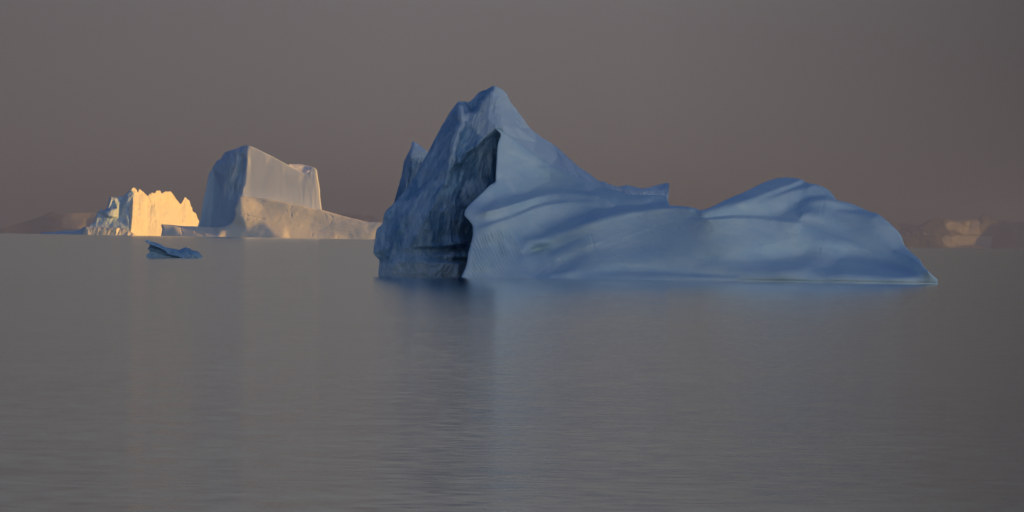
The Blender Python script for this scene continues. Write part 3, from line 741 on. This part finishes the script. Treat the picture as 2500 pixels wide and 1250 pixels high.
def foot_detail(x, y, e):
    f = smooth(0, 4, e)
    apron = smooth(575, 600, x)
    w = 6 * fbm(x / 30, y / 20, 131, 3)
    d = apron * f * .16 * (2.2 * ridged((x * .5 + y * 1.5 + w) / 26, (x - y * .8) / 60, 133, 4, .6) + 2.0 * ridged((x * .9 - y * .5 + w) / 34, (x + y) / 40, 135, 3, .6))
    # thin cracks across the apron
    c = np.maximum(smooth(.80, .97, ridged((x * .45 + y * 1.4 + w) / 30, (x - y * .8) / 70, 231, 2)), smooth(.82, .97, ridged((x * .9 - y * .7 + w * 1.5) / 36, (x + y) / 60, 233, 2)))
    d += apron * f * 1.1 * c * smooth(482, 492, y - (x - 586) * .16) * smooth(.0, .3, fbm(x / 60, y / 30, 235, 2) + .25)
    return d + f * .3 * fbm(x / 12, y / 6, 137, 3)
FOOT_FOLDS = [dict(line=[(574, 521), (600, 526), (630, 532), (650, 536)], A=-1.5, wu=1.5, wd=1.5), dict(line=[(473, 566), (487, 570), (501, 576)], A=-4, wu=2, wd=2), dict(line=[(440, 556), (444, 566), (447, 574)], A=-2, wu=1.5, wd=1.5)]
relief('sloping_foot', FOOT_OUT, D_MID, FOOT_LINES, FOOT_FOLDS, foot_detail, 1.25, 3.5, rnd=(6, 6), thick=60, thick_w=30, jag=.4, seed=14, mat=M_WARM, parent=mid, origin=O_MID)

# ------------------------------------------------------------------ golden iceberg, far left
D_GOLD = 11300.0
O_GOLD = base_of(345, 574, D_GOLD)
gold = empty('iceberg', O_GOLD)
tag(gold, 'jagged iceberg glowing golden yellow in the low sun, leftmost and farthest of the bergs', 'iceberg', 'icebergs on the sea')
GOLD_OUT = [(316, 588, 0), (312, 552, 7), (315, 530, 15), (317, 505, 26), (319, 488, 38), (321, 465, 49), (322, 461, 49), (329, 458, 57), (334, 464, 60), (335, 470, 64), (340, 461, 68), (348, 466, 76), (357, 474, 83), (359, 478, 87),
    (369, 471, 98), (377, 470, 106), (382, 465, 110), (391, 466, 121), (394, 472, 125), (402, 468, 133), (412, 467, 148), (418, 469, 155), (425, 478, 167), (434, 490, 182), (441, 500, 193), (447, 488, 201), (452, 481, 209),
    (457, 486, 216), (463, 491, 224), (466, 502, 228), (470, 507, 235), (471, 515, 235), (478, 522, 243), (482, 531, 250), (486, 541, 254), (484, 560, 247), (480, 588, 228)]
GOLD_LINES = [[(318, 580, -11), (322, 540, 0), (324, 500, 19), (325, 475, 38)], [(350, 580, 26), (350, 540, 41), (350, 500, 60)], [(358, 580, 45), (359, 540, 64), (360, 500, 87)], [(385, 580, 72), (382, 540, 87), (380, 500, 102), (382, 480, 110)],
    [(388, 540, 98), (390, 500, 117)], [(415, 580, 110), (415, 540, 129), (412, 490, 148)], [(440, 580, 159), (440, 545, 174), (440, 515, 190)], [(455, 550, 193), (454, 500, 205)], [(474, 560, 231), (473, 530, 239)]]
def gold_detail(x, y, e):
    f = smooth(0, 3, e)
    w = 4 * fbm(x / 12, y / 25, 141, 3)
    return f * (4.2 * ridged((x + w) / 17, y / 60, 143, 4, .6) + 1.6 * fbm(x / 8, y / 12, 145, 3)) * smooth(575, 550, y + .1 * (x - 330))
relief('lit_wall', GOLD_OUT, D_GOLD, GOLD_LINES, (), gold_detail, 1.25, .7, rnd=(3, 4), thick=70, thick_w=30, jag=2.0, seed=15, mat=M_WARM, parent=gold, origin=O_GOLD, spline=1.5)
GL_OUT = [(214, 588, 0), (216, 553, 2), (230, 542, 4), (232, 533, 5), (237, 522, 8), (242, 517, 8), (248, 510, 10), (253, 514, 14), (258, 510, 18), (262, 501, 22), (266, 488, 28), (270, 481, 30), (278, 482, 34), (282, 482, 38),
    (290, 479, 44), (302, 478, 46), (308, 471, 44), (314, 465, 40), (321, 465, 36), (330, 480, 40), (334, 588, 20)]
GL_LINES = [[(272, 486, 22), (268, 500, 16), (264, 508, 12)], [(280, 486, 26), (274, 504, 24)], [(252, 513, 4), (262, 516, -2), (275, 512, 0), (286, 509, 10)], [(254, 518, -2), (264, 527, -6), (276, 529, -4), (288, 524, 8)],
    [(256, 530, 6), (272, 534, 8), (290, 532, 14)], [(296, 490, 44), (294, 510, 36), (292, 525, 28)], [(312, 485, 30), (305, 505, 24), (298, 525, 18)], [(300, 540, 8), (312, 538, 2), (314, 552, -2)], [(240, 545, 2), (270, 548, 0), (300, 553, -4)],
    [(230, 575, -4), (310, 575, -8)]]
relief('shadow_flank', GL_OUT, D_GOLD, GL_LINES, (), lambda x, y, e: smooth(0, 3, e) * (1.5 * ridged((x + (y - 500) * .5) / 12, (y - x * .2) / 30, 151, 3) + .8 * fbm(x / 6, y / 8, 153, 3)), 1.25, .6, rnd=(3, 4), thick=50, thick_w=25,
       jag=2.0, seed=16, mat=M_FARSHADE, parent=gold, origin=O_GOLD, spline=1.5)
LEDGE_OUT = [(202, 590, -14), (203, 570, -14), (206, 558, -12), (209, 553.5, -10), (230, 554, -10), (260, 554.5, -10), (284, 555, -12), (300, 556.5, -14), (312, 560, -16), (330, 574, -18), (332, 590, -18)]
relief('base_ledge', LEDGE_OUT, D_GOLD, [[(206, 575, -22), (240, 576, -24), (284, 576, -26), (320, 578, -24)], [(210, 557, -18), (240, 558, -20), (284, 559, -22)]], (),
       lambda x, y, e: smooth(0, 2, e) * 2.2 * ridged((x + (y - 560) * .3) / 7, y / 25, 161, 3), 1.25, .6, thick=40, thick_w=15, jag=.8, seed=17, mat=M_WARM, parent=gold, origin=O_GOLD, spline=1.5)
FLAT_OUT = [(98, 588, 60), (99, 569.5, 60), (104, 567.5, 58), (136, 566, 44), (139, 563.8, 42), (160, 563, 32), (182, 562.5, 22), (186, 560.5, 20), (198, 559, 14), (203, 554.5, 4), (209, 553, 4), (214, 556, 4), (216, 588, 0)]
relief('low_ice_shelf', FLAT_OUT, D_GOLD + 15, [[(110, 575, 46), (150, 575, 28), (205, 575, -2)]], (), None, 1.25, .6, thick=30, thick_w=10, jag=.5, seed=18, mat=M_FARSHADE, parent=gold, origin=O_GOLD, spline=1.5)

# ------------------------------------------------------------------ growler
D_GR = 2425.0
O_GR = base_of(425, 629, D_GR)
gr = empty('growler', O_GR)
tag(gr, 'small dark blue slab of floating ice with stacked ledges and a pointed raised tip', 'ice floe')
LOW_OUT = [(367, 645, 0), (366, 630, 0), (360, 628, 2), (356, 625.5, 2), (359, 623.5, 3), (356.5, 621.5, 3), (363, 617.5, 6), (365.5, 614, 8), (364, 610.5, 8), (360, 607.5, 6), (363.5, 603, 12), (366, 597, 16), (388, 603, 18),
    (410, 612, 16), (430, 618, 12), (460, 622, 8), (480, 628, 4), (480, 645, 0)]
LOW_LINES = [[(361, 607.5, 2), (374, 611, 0), (394, 617.5, -2), (411, 622, -6), (428, 625.5, -8), (450, 628, -8)], [(365, 610.5, 9), (374, 614, 9), (394, 620.5, 8), (411, 625, 4), (428, 628.5, 0)], [(368, 604, 9), (388, 610, 8), (408, 618, 4)],
    [(368, 618, 5), (390, 624, 4), (405, 628, 2)], [(370, 642, 0), (430, 642, -4)]]
relief('lower_layers', LOW_OUT, D_GR, LOW_LINES, (), lambda x, y, e: smooth(0, 2, e) * .8 * fbm(x / 6, y / 4, 171, 3), .8, .7, thick=40, thick_w=15, jag=.5, seed=19, mat=M_GROWL, parent=gr, origin=O_GR, spline=1.5)
TOP_OUT = [(353.5, 589, -2), (359, 586, 10), (374, 591, 16), (388, 594.5, 20), (398, 600, 22), (405, 604, 24), (418, 606, 26), (432, 609, 26), (441, 609, 28), (444, 606, 30), (452, 604, 30), (462, 606, 28), (469, 610, 24), (483, 614, 18),
    (490, 622, 10), (493, 628, 6), (494, 645, 0), (455, 645, -10), (440, 627.5, -12), (428, 625, -12), (411, 621, -10), (406, 614.5, -6), (400, 610, -4), (388, 604.5, -4), (376, 600.5, -4), (366, 597, -4), (360, 593.5, -4)]
TOP_LINES = [[(362, 591, 4), (380, 597, 6), (400, 606, 6), (420, 614, 2), (440, 620, 0), (465, 622, -2), (485, 625, -2)], [(415, 610, 14), (440, 614, 14), (455, 608, 20), (470, 615, 10)], [(460, 635, -6), (488, 635, 0)]]
relief('top_slab', TOP_OUT, D_GR - .4, TOP_LINES, (), lambda x, y, e: smooth(0, 2, e) * 4.5 * fbm(x / 6, y / 4, 181, 4, .65), .8, .6, thick=40, thick_w=15, jag=1.0, seed=20, mat=M_GROWL, parent=gr, origin=O_GR, spline=1.5)

# ------------------------------------------------------------------ far coast and the added ridge that shades the scene
def mountain_mat():
    m, nt, p = new_mat('snowy rock')
    N, L = nt.nodes, nt.links
    geo = N.new('ShaderNodeNewGeometry')
    n = N.new('ShaderNodeTexNoise'); n.inputs['Scale'].default_value = .002; n.inputs['Detail'].default_value = 8; n.inputs['Roughness'].default_value = .65
    mp = N.new('ShaderNodeMapping'); mp.inputs['Scale'].default_value = (1, 1, 2.5)
    L.new(geo.outputs['Position'], mp.inputs['Vector']); L.new(mp.outputs[0], n.inputs['Vector'])
    at_ = N.new('ShaderNodeAttribute'); at_.attribute_name = 'snow'  # snow, and sunlit slopes painted pale
    ad = N.new('ShaderNodeMath'); ad.operation = 'ADD'
    L.new(n.outputs['Fac'], ad.inputs[0]); L.new(at_.outputs['Fac'], ad.inputs[1])
    cr = N.new('ShaderNodeValToRGB')
    cr.color_ramp.elements[0].position = .62; cr.color_ramp.elements[0].color = (.17, .17, .175, 1)
    cr.color_ramp.elements[1].position = .72; cr.color_ramp.elements[1].color = (.42, .42, .43, 1)
    L.new(ad.outputs[0], cr.inputs['Fac']); L.new(cr.outputs['Color'], p.inputs['Base Color'])
    p.inputs['Roughness'].default_value = .8
    return m
M_MT = mountain_mat()
D_COAST = 112000.0
def coast(name, outl, lines, snow, seed, label):
    o = relief(name, outl, D_COAST, lines, (), lambda x, y, e: smooth(0, 4, e) * (3 * ridged(x / 34, y / 22, seed, 4) + 1.5 * fbm(x / 12, y / 10, seed + 5, 3)), 2.0, 1.0, thick=90, thick_w=40, jag=1.5, seed=seed, mat=M_MT, attrs={'snow': snow}, origin=(0, 0, 0))
    o['kind'] = 'structure'
    return o
LEFT_OUT = [(-60, 600, 0), (-60, 566, 10), (0, 558, 20), (48, 545, 40), (84, 534, 50), (114, 522, 60), (126, 517, 62), (140, 521, 62), (154, 524, 60), (160, 521, 62), (190, 519, 70), (228, 520, 80), (300, 528, 90), (420, 545, 90), (560, 552, 80), (700, 545, 80), (780, 534, 80),
    (815, 527, 80), (849, 521, 84), (870, 523, 84), (900, 527, 80), (960, 540, 60), (1020, 600, 0)]
LEFT_LINES = [[(20, 580, 0), (100, 575, 0), (160, 572, 0), (240, 574, 20), (400, 576, 20), (700, 580, 20), (900, 582, 0)], [(126, 524, 50), (150, 545, 20), (190, 560, 6)], [(170, 530, 52), (210, 535, 70), (215, 555, 60)]]
coast('mountains', LEFT_OUT, LEFT_LINES, lambda x, y, e: .30 * smooth(145, 170, x) * smooth(564, 556, y + 4 * fbm(x / 9, y / 9, 5)) * smooth(300, 240, x) + .12 * smooth(800, 850, x) + .06, 201, '')  # the mask also paints the sunlit slope pale
RIGHT_OUT = [(2080, 630, 0), (2110, 560, 8), (2140, 534, 16), (2164, 534, 18), (2178, 541, 18), (2190, 547, 18), (2209, 544, 16), (2233, 550, 16), (2250, 549, 18), (2263, 538, 16), (2280, 534, 16), (2292, 532, 17), (2308, 535, 18), (2340, 538, 44), (2372, 535, 70), (2388, 531, 96),
    (2399, 523, 96), (2408, 527, 96), (2412, 531, 96), (2436, 536, 96), (2484, 541, 96), (2530, 548, 60), (2600, 570, 60), (2640, 632, 60)]
RIGHT_LINES = [[(2100, 610, 0), (2200, 606, 0), (2300, 608, 0), (2420, 612, 0), (2560, 614, 0)], [(2240, 560, 6), (2262, 545, 10), (2280, 560, 8), (2304, 545, 12)], [(2312, 548, 14), (2318, 568, 15), (2310, 590, 12)],
    [(2350, 550, 40), (2360, 575, 46), (2360, 598, 40)], [(2395, 550, 70), (2405, 575, 78), (2410, 600, 72)], [(2420, 545, 92), (2426, 580, 94), (2430, 602, 88)], [(2470, 560, 70), (2470, 590, 62)]]
def right_snow_light(x, y, e):  # snow specks, plus sunlit glacier and slope painted pale
    n = fbm(x / 14, y / 9, 7, 3)
    gl = smooth(2296, 2312, x + 14 * n) * smooth(2424, 2410, x + 6 * n) * smooth(574, 580, y + 4 * n) * smooth(608, 602, y - (x - 2340) * .15 + 4 * n)
    up_ = .6 * smooth(2300, 2320, x) * smooth(2400, 2385, x) * smooth(536, 546, y) * smooth(580, 560, y)  # sunlight on the upper slope, put into the tone
    sp = smooth(.30, .42, fbm(x / 9, y / 5, 17, 3)) * smooth(2190, 2200, x) * smooth(2285, 2265, x) * smooth(550, 556, y) * smooth(596, 580, y)
    return .45 * np.maximum.reduce([gl, up_, sp])
coast('mountains', RIGHT_OUT, RIGHT_LINES, right_snow_light, 231, '')

def shade_ridge():
    # unseen ridge added on the right to shade the near water and berg
    L_, W_ = 4600., 1500.
    nu, nv = 160, 60
    sd = np.array((sun_dir.x, sun_dir.y)); sd /= np.linalg.norm(sd); pd = np.array((-sd[1], sd[0]))
    c0 = np.array((0, 1700.)) + sd * 4600
    if pd[1] < 0: pd = -pd
    U, Vv = np.meshgrid(np.linspace(-1, 1, nu), np.linspace(-1, 1, nv), indexing='ij')
    H = 390 * np.clip(1 - np.abs(U)**4, 0, 1) * np.clip(1 - np.abs(Vv)**1.6, 0, 1)
    H = H * (1 + .18 * fbm(U * 5, Vv * 2, 301, 4)) + 25 * ridged(U * 8, Vv * 3, 305, 4) * np.clip(1 - np.abs(Vv), 0, 1) * np.clip(1 - np.abs(U)**4, 0, 1)
    off = -1000.
    x = c0[0] + pd[0] * (U * L_ / 2 + off) + sd[0] * Vv * W_ / 2
    y = c0[1] + pd[1] * (U * L_ / 2 + off) + sd[1] * Vv * W_ / 2
    z = H + sea_z(x, y) - 4
    V = np.stack([x, y, z], -1).reshape(-1, 3)
    faces = [(i * nv + j, (i + 1) * nv + j, (i + 1) * nv + j + 1, i * nv + j + 1) for i in range(nu - 1) for j in range(nv - 1)]
    me = bpy.data.meshes.new('shade_hills'); me.from_pydata(V.tolist(), [], faces)
    me.polygons.foreach_set('use_smooth', np.ones(len(me.polygons), bool)); me.update()
    me.materials.append(M_MT)
    o = bpy.data.objects.new('shade_hills', me); COL.objects.link(o); o['kind'] = 'structure'
shade_ridge()

# ------------------------------------------------------------------ haze
def haze():
    x0, x1, y0, y1, z0, z1 = -12000., 12000., -4000., 128000., -1160., 470.
    V = [(x, y, z) for x in (x0, x1) for y in (y0, y1) for z in (z0, z1)]
    f = [(0, 1, 3, 2), (4, 6, 7, 5), (0, 4, 5, 1), (2, 3, 7, 6), (0, 2, 6, 4), (1, 5, 7, 3)]
    me = bpy.data.meshes.new('haze'); me.from_pydata(V, [], f); me.update()
    m = bpy.data.materials.new('haze'); m.use_nodes = True
    nt = m.node_tree; nt.nodes.clear()
    o = nt.nodes.new('ShaderNodeOutputMaterial'); v = nt.nodes.new('ShaderNodeVolumePrincipled')
    v.inputs['Density'].default_value = 1.5e-5
    v.inputs['Color'].default_value = (.26, .335, .58, 1)
    v.inputs['Anisotropy'].default_value = 0
    nt.links.new(v.outputs[0], o.inputs['Volume'])
    me.materials.append(m)
    ob = bpy.data.objects.new('haze', me); COL.objects.link(ob); ob['kind'] = 'stuff'
haze()
